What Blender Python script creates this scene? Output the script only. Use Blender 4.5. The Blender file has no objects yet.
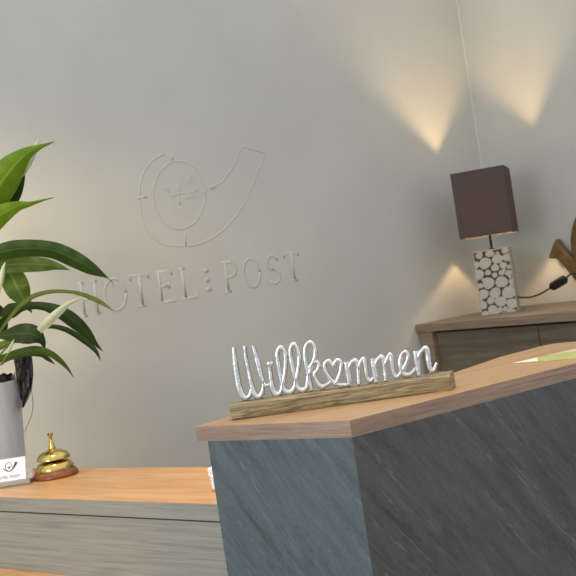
import bpy, bmesh, math, random
from mathutils import Vector, Matrix

random.seed(7)
sc = bpy.context.scene
COL = sc.collection
R = math.radians

# ------------------------------------------------------------------ camera and survey helpers
F = 1000.0                     # focal length in pixels of a 576 px frame
H = 1.42                       # eye height
ROLL = R(8.6)
CR, SR = math.cos(ROLL), math.sin(ROLL)
CAM = Vector((0, 0, H))


def ray(x, y):
    dx, dy = x - 288.0, y - 288.0
    u, v = CR * dx - SR * dy, SR * dx + CR * dy
    return Vector((u / F, 1.0, -v / F))


def PH(x, y, h):               # point seen at x, y lying at height h
    d = ray(x, y)
    return CAM + d * ((h - H) / d.z)


def PZ(x, y, Z):               # point seen at x, y lying Z metres away
    return CAM + ray(x, y) * Z


def PP(x, y, p0, n):           # point seen at x, y lying on a plane
    d = ray(x, y)
    return CAM + d * ((p0 - CAM).dot(n) / d.dot(n))


cam_d = bpy.data.cameras.new('camera')
cam = bpy.data.objects.new('camera', cam_d)
COL.objects.link(cam)
rt, up = Vector((CR, 0, -SR)), Vector((SR, 0, CR))
bk = rt.cross(up)
m3 = Matrix((rt, up, bk)).transposed()
cam.matrix_world = Matrix.Translation(CAM) @ m3.to_4x4()
cam_d.sensor_width = 36.0
cam_d.lens = 36.0 * F / 576.0
cam_d.clip_start = 0.05
cam_d.dof.use_dof = True
cam_d.dof.focus_distance = 2.25
cam_d.dof.aperture_fstop = 13.0
sc.camera = cam

# ------------------------------------------------------------------ mesh helpers


def catmull(pts, n):
    pts = [Vector(p) for p in pts]
    out = []
    L = len(pts)
    for i in range(L - 1):
        p0 = pts[i - 1] if i > 0 else pts[0] * 2 - pts[1]
        p1, p2 = pts[i], pts[i + 1]
        p3 = pts[i + 2] if i + 2 < L else p2 * 2 - p1
        for k in range(n):
            t = k / n
            out.append(0.5 * ((2 * p1) + (p2 - p0) * t + (2 * p0 - 5 * p1 + 4 * p2 - p3) * t * t
                              + (3 * p1 - p0 - 3 * p2 + p3) * t ** 3))
    out.append(pts[-1].copy())
    return out


class MB:
    def __init__(self):
        self.v, self.f, self.uv = [], [], {}

    def add(self, verts, faces, uvs=None):
        o = len(self.v)
        self.v += [Vector(p) for p in verts]
        if uvs:
            for i, q in enumerate(uvs):
                self.uv[o + i] = q
        self.f += [[o + i for i in f] for f in faces]
        return self

    def box(self, lo, hi, M=None):
        x0, y0, z0 = lo
        x1, y1, z1 = hi
        vs = [Vector(p) for p in ((x0, y0, z0), (x1, y0, z0), (x1, y1, z0), (x0, y1, z0),
                                  (x0, y0, z1), (x1, y0, z1), (x1, y1, z1), (x0, y1, z1))]
        if M is not None:
            vs = [M @ p for p in vs]
        return self.add(vs, [(3, 2, 1, 0), (4, 5, 6, 7), (0, 1, 5, 4), (1, 2, 6, 5), (2, 3, 7, 6), (3, 0, 4, 7)])

    def prism(self, poly, z0, z1):
        n = len(poly)
        vs = [Vector((p[0], p[1], z0)) for p in poly] + [Vector((p[0], p[1], z1)) for p in poly]
        a = sum(poly[i][0] * poly[(i + 1) % n][1] - poly[(i + 1) % n][0] * poly[i][1] for i in range(n))
        fs = [list(range(n))[::-1], list(range(n, 2 * n))] + [(i, (i + 1) % n, n + (i + 1) % n, n + i) for i in range(n)]
        if a < 0:
            fs = [list(f)[::-1] for f in fs]
        return self.add(vs, fs)

    def lathe(self, prof, c=(0, 0, 0), seg=40, M=None):
        c = Vector(c)
        vs, fs = [], []
        for r, z in prof:
            for k in range(seg):
                a = 2 * math.pi * k / seg
                p = Vector((r * math.cos(a), r * math.sin(a), z))
                if M is not None:
                    p = M @ p
                vs.append(p + c)
        for i in range(len(prof) - 1):
            for k in range(seg):
                k2 = (k + 1) % seg
                fs.append((i * seg + k, i * seg + k2, (i + 1) * seg + k2, (i + 1) * seg + k))
        fs.append(list(range(seg))[::-1])
        fs.append([(len(prof) - 1) * seg + k for k in range(seg)])
        return self.add(vs, fs)

    def tube(self, pts, r, seg=10, nrm=None, depth=None, caps=True, sq=1.0):
        """sweep; r is a number or list; with nrm the section is an ellipse r (in plane) by depth (along nrm)"""
        pts = [Vector(p) for p in pts]
        n = len(pts)
        rs = r if isinstance(r, (list, tuple)) else [r] * n
        vs, fs = [], []
        side = None
        for i, p in enumerate(pts):
            t = (pts[min(i + 1, n - 1)] - pts[max(i - 1, 0)])
            if t.length < 1e-9:
                t = Vector((0, 0, 1))
            t.normalize()
            if nrm is not None:
                b = Vector(nrm)
                a = b.cross(t).normalized()
                db = depth
            else:
                if side is None:
                    side = t.orthogonal().normalized()
                a = (side - t * side.dot(t)).normalized()
                side = a
                b = t.cross(a)
                db = None
            for k in range(seg):
                th = 2 * math.pi * (k + .5) / seg
                c_, s_ = math.cos(th), math.sin(th)
                if sq != 1.0:
                    c_ = math.copysign(abs(c_) ** sq, c_)
                    s_ = math.copysign(abs(s_) ** sq, s_)
                vs.append(p + a * c_ * rs[i] + b * s_ * (db if db else rs[i]))
        for i in range(n - 1):
            for k in range(seg):
                k2 = (k + 1) % seg
                fs.append((i * seg + k, i * seg + k2, (i + 1) * seg + k2, (i + 1) * seg + k))
        if caps:
            fs.append(list(range(seg))[::-1])
            fs.append([(n - 1) * seg + k for k in range(seg)])
        return self.add(vs, fs)

    def build(self, name, mat, parent=None, smooth=False, bevel=0.0, local=False, fix=True, angle=None):
        me = bpy.data.meshes.new(name)
        if parent is not None and not local:
            root = parent
            inv = world_of(root).inverted()
            vs = [inv @ p for p in self.v]
        else:
            vs = self.v
        me.from_pydata([tuple(p) for p in vs], [], self.f)
        if self.uv:
            ul = me.uv_layers.new(name='UVMap')
            for lp in me.loops:
                ul.data[lp.index].uv = self.uv.get(lp.vertex_index, (0, 0))
        if fix:
            bm = bmesh.new()
            bm.from_mesh(me)
            bmesh.ops.recalc_face_normals(bm, faces=bm.faces)
            bm.to_mesh(me)
            bm.free()
        if smooth:
            for p in me.polygons:
                p.use_smooth = True
            if angle:
                me.set_sharp_from_angle(angle=R(angle))
        me.materials.append(mat)
        o = bpy.data.objects.new(name, me)
        COL.objects.link(o)
        if parent is not None:
            o.parent = parent
        if bevel:
            b = o.modifiers.new('edge', 'BEVEL')
            b.width = bevel
            b.segments = 2
            b.limit_method = 'ANGLE'
        return o


def world_of(o):
    m = o.matrix_basis.copy()
    while o.parent:
        o = o.parent
        m = o.matrix_basis @ m
    return m


def thing(name, label, cat, loc, rotz=0.0, group=None):
    o = bpy.data.objects.new(name, None)
    o.empty_display_size = 0.05
    COL.objects.link(o)
    o.location = loc
    o.rotation_euler = (0, 0, rotz)
    o['label'] = label
    o['category'] = cat
    if group:
        o['group'] = group
    return o


def structure(o, label=None):
    o['kind'] = 'structure'
    if label:
        o['label'] = label
        o['category'] = label.split()[-1]
    return o


# ------------------------------------------------------------------ materials


def new_mat(name):
    m = bpy.data.materials.new(name)
    m.use_nodes = True
    nt = m.node_tree
    return m, nt, nt.nodes['Principled BSDF']


def N(nt, kind, **kw):
    n = nt.nodes.new(kind)
    for k, v in kw.items():
        if k in n.inputs:
            n.inputs[k].default_value = v
        else:
            setattr(n, k, v)
    return n


def ramp(nt, stops):
    n = nt.nodes.new('ShaderNodeValToRGB')
    e = n.color_ramp.elements
    while len(e) < len(stops):
        e.new(0.5)
    for i, (p, c) in enumerate(stops):
        e[i].position = p
        e[i].color = (*c, 1)
    return n


def srgb(r, g, b):
    def f(c):
        c /= 255.0
        return c / 12.92 if c <= .04045 else ((c + .055) / 1.055) ** 2.4
    return (f(r), f(g), f(b))


def coords(nt, scale=(1, 1, 1), rot=(0, 0, 0), kind='Object'):
    tc = N(nt, 'ShaderNodeTexCoord')
    mp = N(nt, 'ShaderNodeMapping')
    mp.inputs['Scale'].default_value = scale
    mp.inputs['Rotation'].default_value = rot
    nt.links.new(tc.outputs[kind], mp.inputs['Vector'])
    return mp.outputs['Vector']


def plain(name, col, rough=0.5, metal=0.0, noise=0.0, nscale=20.0, bump=0.0, **kw):
    m, nt, b = new_mat(name)
    b.inputs['Roughness'].default_value = rough
    b.inputs['Metallic'].default_value = metal
    for k, v in kw.items():
        b.inputs[k].default_value = v
    n = N(nt, 'ShaderNodeTexNoise', Scale=nscale, Detail=4.0)
    nt.links.new(coords(nt), n.inputs['Vector'])
    lo = tuple(max(0, c * (1 - noise)) for c in col)
    hi = tuple(min(1, c * (1 + noise)) for c in col)
    rp = ramp(nt, [(0.3, lo), (0.7, hi)])
    nt.links.new(n.outputs['Fac'], rp.inputs['Fac'])
    nt.links.new(rp.outputs['Color'], b.inputs['Base Color'])
    if bump:
        bp = N(nt, 'ShaderNodeBump', Strength=bump, Distance=0.01)
        nt.links.new(n.outputs['Fac'], bp.inputs['Height'])
        nt.links.new(bp.outputs['Normal'], b.inputs['Normal'])
    return m


def wood(name, c0, c1, c2, along=(1.2, 26, 26), rough=0.45, bump=0.15, fine=4.0, dist=1.0):
    m, nt, b = new_mat(name)
    v = coords(nt, along)
    n1 = N(nt, 'ShaderNodeTexNoise', Scale=1.0, Detail=6.0, Roughness=0.6, Distortion=dist)
    nt.links.new(v, n1.inputs['Vector'])
    v2 = coords(nt, tuple(a * fine for a in along))
    n2 = N(nt, 'ShaderNodeTexNoise', Scale=1.0, Detail=4.0, Roughness=0.7)
    nt.links.new(v2, n2.inputs['Vector'])
    mx = N(nt, 'ShaderNodeMath', operation='MULTIPLY_ADD')
    mx.inputs[1].default_value = 0.45
    ad = N(nt, 'ShaderNodeMath', operation='MULTIPLY')
    ad.inputs[1].default_value = 0.55
    nt.links.new(n1.outputs['Fac'], ad.inputs[0])
    nt.links.new(n2.outputs['Fac'], mx.inputs[0])
    nt.links.new(ad.outputs[0], mx.inputs[2])
    rp = ramp(nt, [(0.34, c0), (0.5, c1), (0.66, c2)])
    nt.links.new(mx.outputs[0], rp.inputs['Fac'])
    nt.links.new(rp.outputs['Color'], b.inputs['Base Color'])
    b.inputs['Roughness'].default_value = rough
    bp = N(nt, 'ShaderNodeBump', Strength=bump, Distance=0.004)
    nt.links.new(mx.outputs[0], bp.inputs['Height'])
    nt.links.new(bp.outputs['Normal'], b.inputs['Normal'])
    return m


def slate(name, c0, c1, c2, streak, ang, rough=0.55):
    m, nt, b = new_mat(name)
    tc = N(nt, 'ShaderNodeTexCoord')
    r1 = N(nt, 'ShaderNodeMapping')
    r1.inputs['Rotation'].default_value = (0, ang, 0)
    nt.links.new(tc.outputs['Object'], r1.inputs['Vector'])
    def scaled(s):
        mp = N(nt, 'ShaderNodeMapping')
        mp.inputs['Scale'].default_value = s
        nt.links.new(r1.outputs['Vector'], mp.inputs['Vector'])
        return mp.outputs['Vector']
    na = N(nt, 'ShaderNodeTexNoise', Scale=1.0, Detail=7.0, Roughness=0.65, Distortion=0.5)
    nt.links.new(scaled((4.0, 12, 26)), na.inputs['Vector'])
    nb = N(nt, 'ShaderNodeTexNoise', Scale=1.0, Detail=8.0, Roughness=0.7)
    nt.links.new(scaled((24, 60, 130)), nb.inputs['Vector'])
    nc = N(nt, 'ShaderNodeTexNoise', Scale=1.0, Detail=5.0, Roughness=0.7, Distortion=0.8)
    nt.links.new(scaled((2.2, 10, 34)), nc.inputs['Vector'])
    nd = N(nt, 'ShaderNodeTexNoise', Scale=110.0, Detail=6.0, Roughness=0.8)
    nt.links.new(r1.outputs['Vector'], nd.inputs['Vector'])
    s1 = N(nt, 'ShaderNodeMath', operation='MULTIPLY_ADD')
    s1.inputs[1].default_value = 0.5
    s2 = N(nt, 'ShaderNodeMath', operation='MULTIPLY_ADD')
    s2.inputs[1].default_value = 0.3
    s3 = N(nt, 'ShaderNodeMath', operation='MULTIPLY')
    s3.inputs[1].default_value = 0.2
    nt.links.new(nd.outputs['Fac'], s3.inputs[0])
    nt.links.new(nb.outputs['Fac'], s2.inputs[0])
    nt.links.new(s3.outputs[0], s2.inputs[2])
    nt.links.new(na.outputs['Fac'], s1.inputs[0])
    nt.links.new(s2.outputs[0], s1.inputs[2])
    rp = ramp(nt, [(0.34, c0), (0.5, c1), (0.68, c2)])
    nt.links.new(s1.outputs[0], rp.inputs['Fac'])
    st = ramp(nt, [(0.56, (0, 0, 0)), (0.66, (1, 1, 1))])
    nt.links.new(nc.outputs['Fac'], st.inputs['Fac'])
    ms = N(nt, 'ShaderNodeMath', operation='MULTIPLY')
    nt.links.new(st.outputs['Color'], ms.inputs[0])
    st2 = ramp(nt, [(0.48, (0, 0, 0)), (0.68, (1, 1, 1))])
    nt.links.new(nb.outputs['Fac'], st2.inputs['Fac'])
    nt.links.new(st2.outputs['Color'], ms.inputs[1])
    mix = N(nt, 'ShaderNodeMix', data_type='RGBA')
    nt.links.new(ms.outputs[0], mix.inputs['Factor'])
    nt.links.new(rp.outputs['Color'], mix.inputs['A'])
    mix.inputs['B'].default_value = (*streak, 1)
    nt.links.new(mix.outputs['Result'], b.inputs['Base Color'])
    b.inputs['Roughness'].default_value = rough
    bp = N(nt, 'ShaderNodeBump', Strength=0.55, Distance=0.006)
    nt.links.new(s1.outputs[0], bp.inputs['Height'])
    nt.links.new(bp.outputs['Normal'], b.inputs['Normal'])
    return m


def leaf_mat(name, base, dark, rib):
    m, nt, b = new_mat(name)
    tc = N(nt, 'ShaderNodeTexCoord')
    sp = N(nt, 'ShaderNodeSeparateXYZ')
    nt.links.new(tc.outputs['UV'], sp.inputs[0])
    # side veins: sweep back from the rib
    ab = N(nt, 'ShaderNodeMath', operation='ABSOLUTE')
    nt.links.new(sp.outputs['X'], ab.inputs[0])
    k = N(nt, 'ShaderNodeMath', operation='MULTIPLY_ADD')
    k.inputs[1].default_value = -0.35
    nt.links.new(ab.outputs[0], k.inputs[0])
    nt.links.new(sp.outputs['Y'], k.inputs[2])
    fr = N(nt, 'ShaderNodeMath', operation='MULTIPLY')
    fr.inputs[1].default_value = 95.0
    nt.links.new(k.outputs[0], fr.inputs[0])
    sn = N(nt, 'ShaderNodeMath', operation='SINE')
    nt.links.new(fr.outputs[0], sn.inputs[0])
    rp = ramp(nt, [(0.0, dark), (1.0, base)])
    mr = N(nt, 'ShaderNodeMapRange')
    mr.inputs['From Min'].default_value = -1.0
    nt.links.new(sn.outputs[0], mr.inputs['Value'])
    ns = N(nt, 'ShaderNodeTexNoise', Scale=14.0, Detail=3.0)
    nt.links.new(tc.outputs['Object'], ns.inputs['Vector'])
    mm = N(nt, 'ShaderNodeMath', operation='MULTIPLY')
    nt.links.new(mr.outputs['Result'], mm.inputs[0])
    nr = ramp(nt, [(0.3, (.35, .35, .35)), (0.65, (1, 1, 1))])
    nt.links.new(ns.outputs['Fac'], nr.inputs['Fac'])
    nt.links.new(nr.outputs['Color'], mm.inputs[1])
    nt.links.new(mm.outputs[0], rp.inputs['Fac'])
    rb = ramp(nt, [(0.03, (1, 1, 1)), (0.10, (0, 0, 0))])
    nt.links.new(ab.outputs[0], rb.inputs['Fac'])
    mix = N(nt, 'ShaderNodeMix', data_type='RGBA')
    nt.links.new(rb.outputs['Color'], mix.inputs['Factor'])
    nt.links.new(rp.outputs['Color'], mix.inputs['A'])
    mix.inputs['B'].default_value = (*rib, 1)
    nt.links.new(mix.outputs['Result'], b.inputs['Base Color'])
    b.inputs['Roughness'].default_value = 0.5
    b.inputs['Specular IOR Level'].default_value = 0.25
    tr = N(nt, 'ShaderNodeBsdfTranslucent')
    nt.links.new(mix.outputs['Result'], tr.inputs['Color'])
    ms = N(nt, 'ShaderNodeMixShader')
    ms.inputs[0].default_value = 0.3
    out = nt.nodes['Material Output']
    nt.links.new(b.outputs[0], ms.inputs[1])
    nt.links.new(tr.outputs[0], ms.inputs[2])
    nt.links.new(ms.outputs[0], out.inputs['Surface'])
    return m


def wall_mat(name, col):
    m, nt, b = new_mat(name)
    v = coords(nt)
    n1 = N(nt, 'ShaderNodeTexNoise', Scale=1.6, Detail=5.0, Roughness=0.6)
    nt.links.new(v, n1.inputs['Vector'])
    rp = ramp(nt, [(0.3, tuple(c * .93 for c in col)), (0.7, tuple(c * 1.04 for c in col))])
    nt.links.new(n1.outputs['Fac'], rp.inputs['Fac'])
    nt.links.new(rp.outputs['Color'], b.inputs['Base Color'])
    n2 = N(nt, 'ShaderNodeTexNoise', Scale=9.0, Detail=8.0, Roughness=0.62)
    nt.links.new(v, n2.inputs['Vector'])
    bp = N(nt, 'ShaderNodeBump', Strength=0.10, Distance=0.02)
    nt.links.new(n2.outputs['Fac'], bp.inputs['Height'])
    nt.links.new(bp.outputs['Normal'], b.inputs['Normal'])
    b.inputs['Roughness'].default_value = 0.75
    return m


WALL = wall_mat('plaster', srgb(199, 200, 191))
FLOOR = wood('floor_oak', srgb(120, 95, 70), srgb(140, 112, 84), srgb(158, 130, 100))
OAK_TOP = wood('oak_top', srgb(150, 118, 80), srgb(175, 141, 100), srgb(188, 156, 116), along=(1.5, 22, 60), bump=.05, rough=.42)
OAK_EDGE = wood('oak_edge', srgb(112, 94, 80), srgb(150, 128, 110), srgb(176, 154, 136), along=(3, 60, 110), bump=.1, rough=.55)  # greyer than the top: cool daylight on the edge put into the colour
DESK_TOP = wood('desk_top_oak', srgb(166, 124, 80), srgb(194, 150, 100), srgb(208, 167, 116), along=(1.6, 16, 30), bump=.05, rough=.4, dist=1.6)
DESK_FRONT = wood('grey_oak', srgb(128, 126, 115), srgb(150, 149, 138), srgb(164, 163, 152), along=(1.4, 40, 60), bump=.12, rough=.6, dist=1.8)
SIDE_WOOD = wood('brown_oak', srgb(112, 94, 76), srgb(140, 120, 98), srgb(158, 138, 114), along=(2.0, 26, 34), bump=.1, rough=.5)
SIDE_DOOR = wood('brown_oak_door', srgb(86, 76, 62), srgb(108, 96, 80), srgb(126, 112, 94), along=(2.0, 26, 30), bump=.1, rough=.55)
DRIFT = wood('mango_wood', srgb(66, 58, 40), srgb(140, 124, 90), srgb(186, 166, 124), along=(7, 60, 90), bump=.35, rough=.6, fine=2.5, dist=2.0)
SLATE_L = slate('slate_daylit', srgb(48, 60, 62), srgb(80, 92, 94), srgb(101, 112, 113), srgb(116, 125, 126), R(-54))  # cool daylight on the left panel put into the stone's bluish colour
SLATE_R = slate('slate_dark', srgb(52, 54, 56), srgb(79, 81, 84), srgb(100, 101, 105), srgb(130, 132, 137), R(-52))
CARCASS = plain('dark_laminate', srgb(70, 68, 66), .6, noise=.05)
ALU = plain('cast_aluminium', srgb(230, 233, 235), .24, 1.0, noise=.06, nscale=45, bump=.14)
BRASS = plain('polished_brass', srgb(206, 182, 104), .14, 1.0, noise=.05, nscale=30)
BELL_WOOD = wood('bell_wood', srgb(82, 42, 14), srgb(124, 68, 24), srgb(150, 88, 34), along=(8, 60, 60), rough=.25, bump=.03)
BLACK = plain('black_plastic', (.012, .012, .012), .4)
DARKMETAL = plain('dark_metal', (.02, .018, .016), .35, .6)
SHADE_M, nt, b = new_mat('brown_fabric')
wv = N(nt, 'ShaderNodeTexWave', Scale=160.0, Distortion=.6)
nt.links.new(coords(nt), wv.inputs['Vector'])
rp = ramp(nt, [(0.2, srgb(80, 70, 63)), (0.8, srgb(92, 81, 74))])
nt.links.new(wv.outputs['Fac'], rp.inputs['Fac'])
nt.links.new(rp.outputs['Color'], b.inputs['Base Color'])
b.inputs['Roughness'].default_value = .85
tr = N(nt, 'ShaderNodeBsdfTranslucent')
tr.inputs['Color'].default_value = (*srgb(150, 80, 50), 1)
ms = N(nt, 'ShaderNodeMixShader')
ms.inputs[0].default_value = .10
nt.links.new(b.outputs[0], ms.inputs[1])
nt.links.new(tr.outputs[0], ms.inputs[2])
nt.links.new(ms.outputs[0], nt.nodes['Material Output'].inputs['Surface'])
SHADE_IN = plain('shade_lining', srgb(120, 90, 70), .8)
SLICE = plain('birch_slices', srgb(190, 182, 166), .7, noise=.10, nscale=90, bump=.2)
SLICE_EDGE = plain('pale_bark', srgb(192, 176, 156), .7, noise=.12, nscale=50, bump=.3)
RESIN = plain('dark_filler', srgb(84, 76, 66), .8, noise=.2, nscale=60)
POT = plain('grey_pot', srgb(184, 192, 200), .45, noise=.02)
SOIL = plain('soil', srgb(40, 30, 22), .9, noise=.4, nscale=80, bump=.8)
FOIL = plain('black_foil', (.012, .012, .016), .16, noise=.1, nscale=30, bump=.5)
CARD = plain('white_card', srgb(236, 236, 238), .55)
INK = plain('dark_ink', srgb(62, 48, 46), .6)
ACRYL, nt, b = new_mat('clear_acrylic')
b.inputs['Base Color'].default_value = (.93, .95, .95, 1)
b.inputs['Roughness'].default_value = .08
b.inputs['Transmission Weight'].default_value = .85
b.inputs['IOR'].default_value = 1.45
WHITE = plain('white_cardboard', srgb(232, 234, 236), .5)
YEL = plain('yellow_print', srgb(190, 165, 60), .5)
HORN_W = wood('brown_carved_wood', srgb(80, 60, 28), srgb(112, 86, 46), srgb(136, 108, 62), along=(14, 60, 14), rough=.5, bump=.2)
BULB, nt, b = new_mat('bulb_glass')
b.inputs['Base Color'].default_value = (1, .9, .75, 1)
b.inputs['Emission Color'].default_value = (1, .72, .4, 1)
b.inputs['Emission Strength'].default_value = 6.0
LEAF_D = leaf_mat('leaf_dark', srgb(48, 70, 26), srgb(36, 56, 20), srgb(60, 82, 34))
LEAF_M = leaf_mat('leaf_mid', srgb(76, 102, 32), srgb(58, 82, 26), srgb(92, 118, 46))
LEAF_L = leaf_mat('leaf_light', srgb(120, 152, 38), srgb(94, 130, 30), srgb(140, 166, 58))
LEAF_Y = leaf_mat('leaf_yellowing', srgb(126, 140, 62), srgb(88, 112, 48), srgb(164, 168, 96))
LEAF_S = leaf_mat('leaf_green', srgb(62, 90, 28), srgb(44, 66, 22), srgb(74, 102, 38))
SPATHE = leaf_mat('spathe_white', srgb(222, 226, 198), srgb(190, 202, 166), srgb(206, 214, 170))
STEM = plain('stem_green', srgb(92, 124, 52), .45, noise=.15)
GRAPH_W = plain('leaflet_white', srgb(240, 238, 222), .4)
GRAPH_G = plain('leaflet_green', srgb(180, 184, 112), .4, noise=.12, nscale=18)

# ------------------------------------------------------------------ room
CO = Vector((0.21 * 5.6, 5.6, 0))
LD = Vector((-1.4, -1.0, 0)).normalized()       # left wall runs this way from the corner
RD = Vector((1 / 1.4, -1.0, 0)).normalized()      # right wall
LN = Vector((1.0, -1.4, 0)).normalized()        # left wall, into the room
RN = Vector((-1.0, -1 / 1.4, 0)).normalized()
WH = 3.1
RZ_L = math.atan2(-LD.y, -LD.x)                 # local x along the wall towards the corner
RZ_R = math.atan2(RD.y, RD.x)


def wall(name, a, d, n, length, label):
    mb = MB()
    a2 = a - d * 0.12
    b2 = a + d * length
    mb.prism([tuple(a2.xy), tuple(b2.xy), tuple((b2 - n * .12).xy), tuple((a2 - n * .12).xy)], 0, WH)
    o = mb.build(name, WALL)
    structure(o)
    return o


wall('wall_left', CO, LD, LN, 4.6, 'left')
wall('wall_right', CO, RD, RN, 3.2, 'right')
fl = MB().box((-3.6, -1.2, -.08), (4.2, 6.4, 0)).build('floor', FLOOR)
structure(fl)
# pale filler line running down the corner between the two walls
mb = MB()
mb.tube([CO + (LN + RN) * 0.002 + Vector((0, 0, z)) for z in (1.2, 1.8, 2.4, WH)], .006, 6)
structure(mb.build('trim_1', plain('corner_filler', srgb(206, 204, 197), .6)))

# ------------------------------------------------------------------ plaster relief of horn and lettering on the left wall
P0L = CO.copy()


def onL(x, y):
    return PP(x, y, P0L, LN)


rel = thing('plaster_relief', 'large plaster horn emblem and lettering in faint relief on the grey wall', 'wall relief',
            onL(200, 300) * 1, RZ_L)


def ridge(mb, pxs, r=.004, n=6, smooth=True):
    pts = [Vector((*p, 0)) for p in pxs]
    if smooth:
        pts = catmull(pts, n)
    w = [onL(p.x, p.y) + LN * .0005 for p in pts]
    mb.tube(w, r, 8, nrm=LN, depth=.0006)


mb = MB()
# coil of the horn (inner ring and outer sweep), flare at the upper right, four ticks
cx, cy = 179, 195
ring = [(cx + 26 * math.cos(t), cy + 34 * math.sin(t)) for t in [2 * math.pi * k / 40 for k in range(41)]]
ridge(mb, ring, n=2)
ridge(mb, [(139, 200), (140, 184), (145, 170), (153, 160), (164, 154)])
ridge(mb, [(139, 200), (142, 218), (148, 232), (162, 244), (182, 246), (202, 243), (222, 231), (236, 216), (247, 198), (256, 176), (265, 153)])
ridge(mb, [(242, 146), (252, 149), (265, 153)])
ridge(mb, [(242, 146), (232, 168), (219, 184), (206, 188)])
for a, c in (((171, 153), (173, 161)), ((137, 198), (147, 197)), ((205, 190), (215, 188)), ((184, 231), (186, 246))):
    ridge(mb, [a, c], smooth=False)
ho = mb.build('horn_emblem', WALL, rel, smooth=True)
mb = MB()
ridge(mb, [(164, 190), (167, 187), (169, 192)])
ridge(mb, [(170, 196), (178, 194), (197, 191)])
ridge(mb, [(178, 184), (180, 205)])
for q in ((189, 180), (193, 178), (188, 196), (194, 195)):
    ridge(mb, [(q[0] - 2, q[1] - 2), (q[0] + 2, q[1] - 3), (q[0] + 2, q[1] + 2), (q[0] - 2, q[1] + 3), (q[0] - 2, q[1] - 2)], r=.003, smooth=False)
mb.build('tassel_mark', WALL, rel, smooth=True)


def letter_strokes(ch):
    """strokes in a unit box (x right, y up) with slab serifs"""
    arc = lambda cx_, cy_, rx, ry, a0, a1, n=14: [(cx_ + rx * math.cos(R(a0 + (a1 - a0) * k / n)), cy_ + ry * math.sin(R(a0 + (a1 - a0) * k / n))) for k in range(n + 1)]
    d = {
        'H': [[(.15, 0), (.15, 1)], [(.85, 0), (.85, 1)], [(.15, .5), (.85, .5)], [(0, 0), (.3, 0)], [(.7, 0), (1, 0)], [(0, 1), (.3, 1)], [(.7, 1), (1, 1)]],
        'O': [arc(.5, .5, .5, .5, 0, 360, 28)],
        'T': [[(.5, 0), (.5, 1)], [(0, .85), (0, 1), (1, 1), (1, .85)], [(.3, 0), (.7, 0)]],
        'E': [[(.15, 0), (.15, 1)], [(.95, .85), (.95, 1), (0, 1)], [(0, 0), (.98, 0), (.98, .15)], [(.15, .52), (.7, .52)], [(.7, .42), (.7, .62)]],
        'L': [[(.2, 0), (.2, 1)], [(0, 1), (.4, 1)], [(0, 0), (.95, 0), (.95, .18)]],
        'P': [[(.2, 0), (.2, 1)], [(0, 0), (.4, 0)], [(0, 1), (.55, 1)] + arc(.55, .74, .38, .26, 90, -90, 10) + [(.2, .48)]],
        'S': [[(.9, .82)] + arc(.5, .75, .4, .25, 35, 270, 12) + arc(.5, .25, .42, .25, 90, -145, 12)],
        '*': [[(.5, 0), (.5, 1)], [(.1, .25), (.9, .75)], [(.1, .75), (.9, .25)]],
    }
    return d[ch]


# baseline: (136,307) to (298,279.6) on the photograph, capitals shrinking with distance
def letter(ch, x0, x1, h0=0.0, h1=1.0):
    mb = MB()
    for s in letter_strokes(ch):
        pts = []
        for a, bb in s:
            x = x0 + (x1 - x0) * a
            yb = 307 - (x - 136) * .169
            hgt = 31 - (x - 136) * .025
            bb = h0 + (h1 - h0) * bb
            pts.append((x + bb * -4.4, yb - bb * hgt))
        ridge(mb, pts, r=.0065 if ch != '*' else .003, smooth=False)
    o = mb.build('relief_letter', WALL, rel, smooth=True)
    return o


for ch, x0, x1 in (('H', 82, 101), ('O', 107, 128), ('T', 134, 152), ('E', 160, 176), ('L', 183, 198), ('P', 226, 240), ('O', 246, 262), ('S', 269, 282), ('T', 288, 302)):
    letter(ch, x0, x1)
for k in range(3):
    letter('*', 206, 213, .08 + .32 * k, .28 + .32 * k)

# ------------------------------------------------------------------ reception counter with slate front
HC = 1.15
TC = 0.033
A = PH(349.5, 420.5, HC)
Lp = PH(195, 426.5, HC)
Q = PH(576, 363.2, HC)
rd = (Q - A).normalized()
Rf = A + rd * 1.06
bl = [PH(230, 416.6, HC), PH(450, 374, HC), PH(500, 357, HC), PH(522, 351.2, HC), PH(540, 346.3, HC), PH(553, 343.6, HC), PH(562, 342.6, HC), PH(576, 341.6, HC)]
bend = bl[-1] + Vector((.22, -.02, 0))
poly = [tuple(p.xy) for p in (Lp, A, Rf, bend)] + [tuple(p.xy) for p in bl[::-1]]
root = thing('countertop', 'long oak countertop with pointed corner lying on the slate clad reception counter', 'countertop',
             (A.x, A.y, HC - TC), math.atan2(rd.y, rd.x))
MB().prism(poly, HC - .0012, HC).build('wood_surface', OAK_TOP, root)
lu0, ru0 = (Lp - A).normalized(), rd
ln0, rn0 = Vector((lu0.y, -lu0.x, 0)), Vector((rd.y, -rd.x, 0))
ln0 = -ln0 if ln0.y > 0 else ln0
rn0 = -rn0 if rn0.y > 0 else rn0
mt0 = (ln0 + rn0).normalized()
ET = .003
Ai0 = A - mt0 * (ET / mt0.dot(ln0))
Li0 = Lp - ln0 * ET
Ri0 = Rf - rn0 * ET
poly_in = [tuple(p.xy) for p in (Li0, Ai0, Ri0, bend)] + [tuple(p.xy) for p in bl[::-1]]
MB().prism(poly_in, HC - TC, HC - .0012).build('core', OAK_EDGE, root)


def band(e0, e1, i1, i0, ang):
    o_ = MB().prism([tuple(p.xy) for p in (e0, e1, i1, i0)], HC - TC, HC - .0012).build('edge_band', OAK_EDGE, None)
    W = Matrix.Translation(e0) @ Matrix.Rotation(ang, 4, 'Z')
    o_.data.transform(W.inverted())
    o_.parent = root
    o_.matrix_basis = world_of(root).inverted() @ W


band(Lp, A, Ai0, Li0, math.atan2(-lu0.y, -lu0.x))
band(A, Rf, Ri0, Ai0, math.atan2(rd.y, rd.x))

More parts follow.
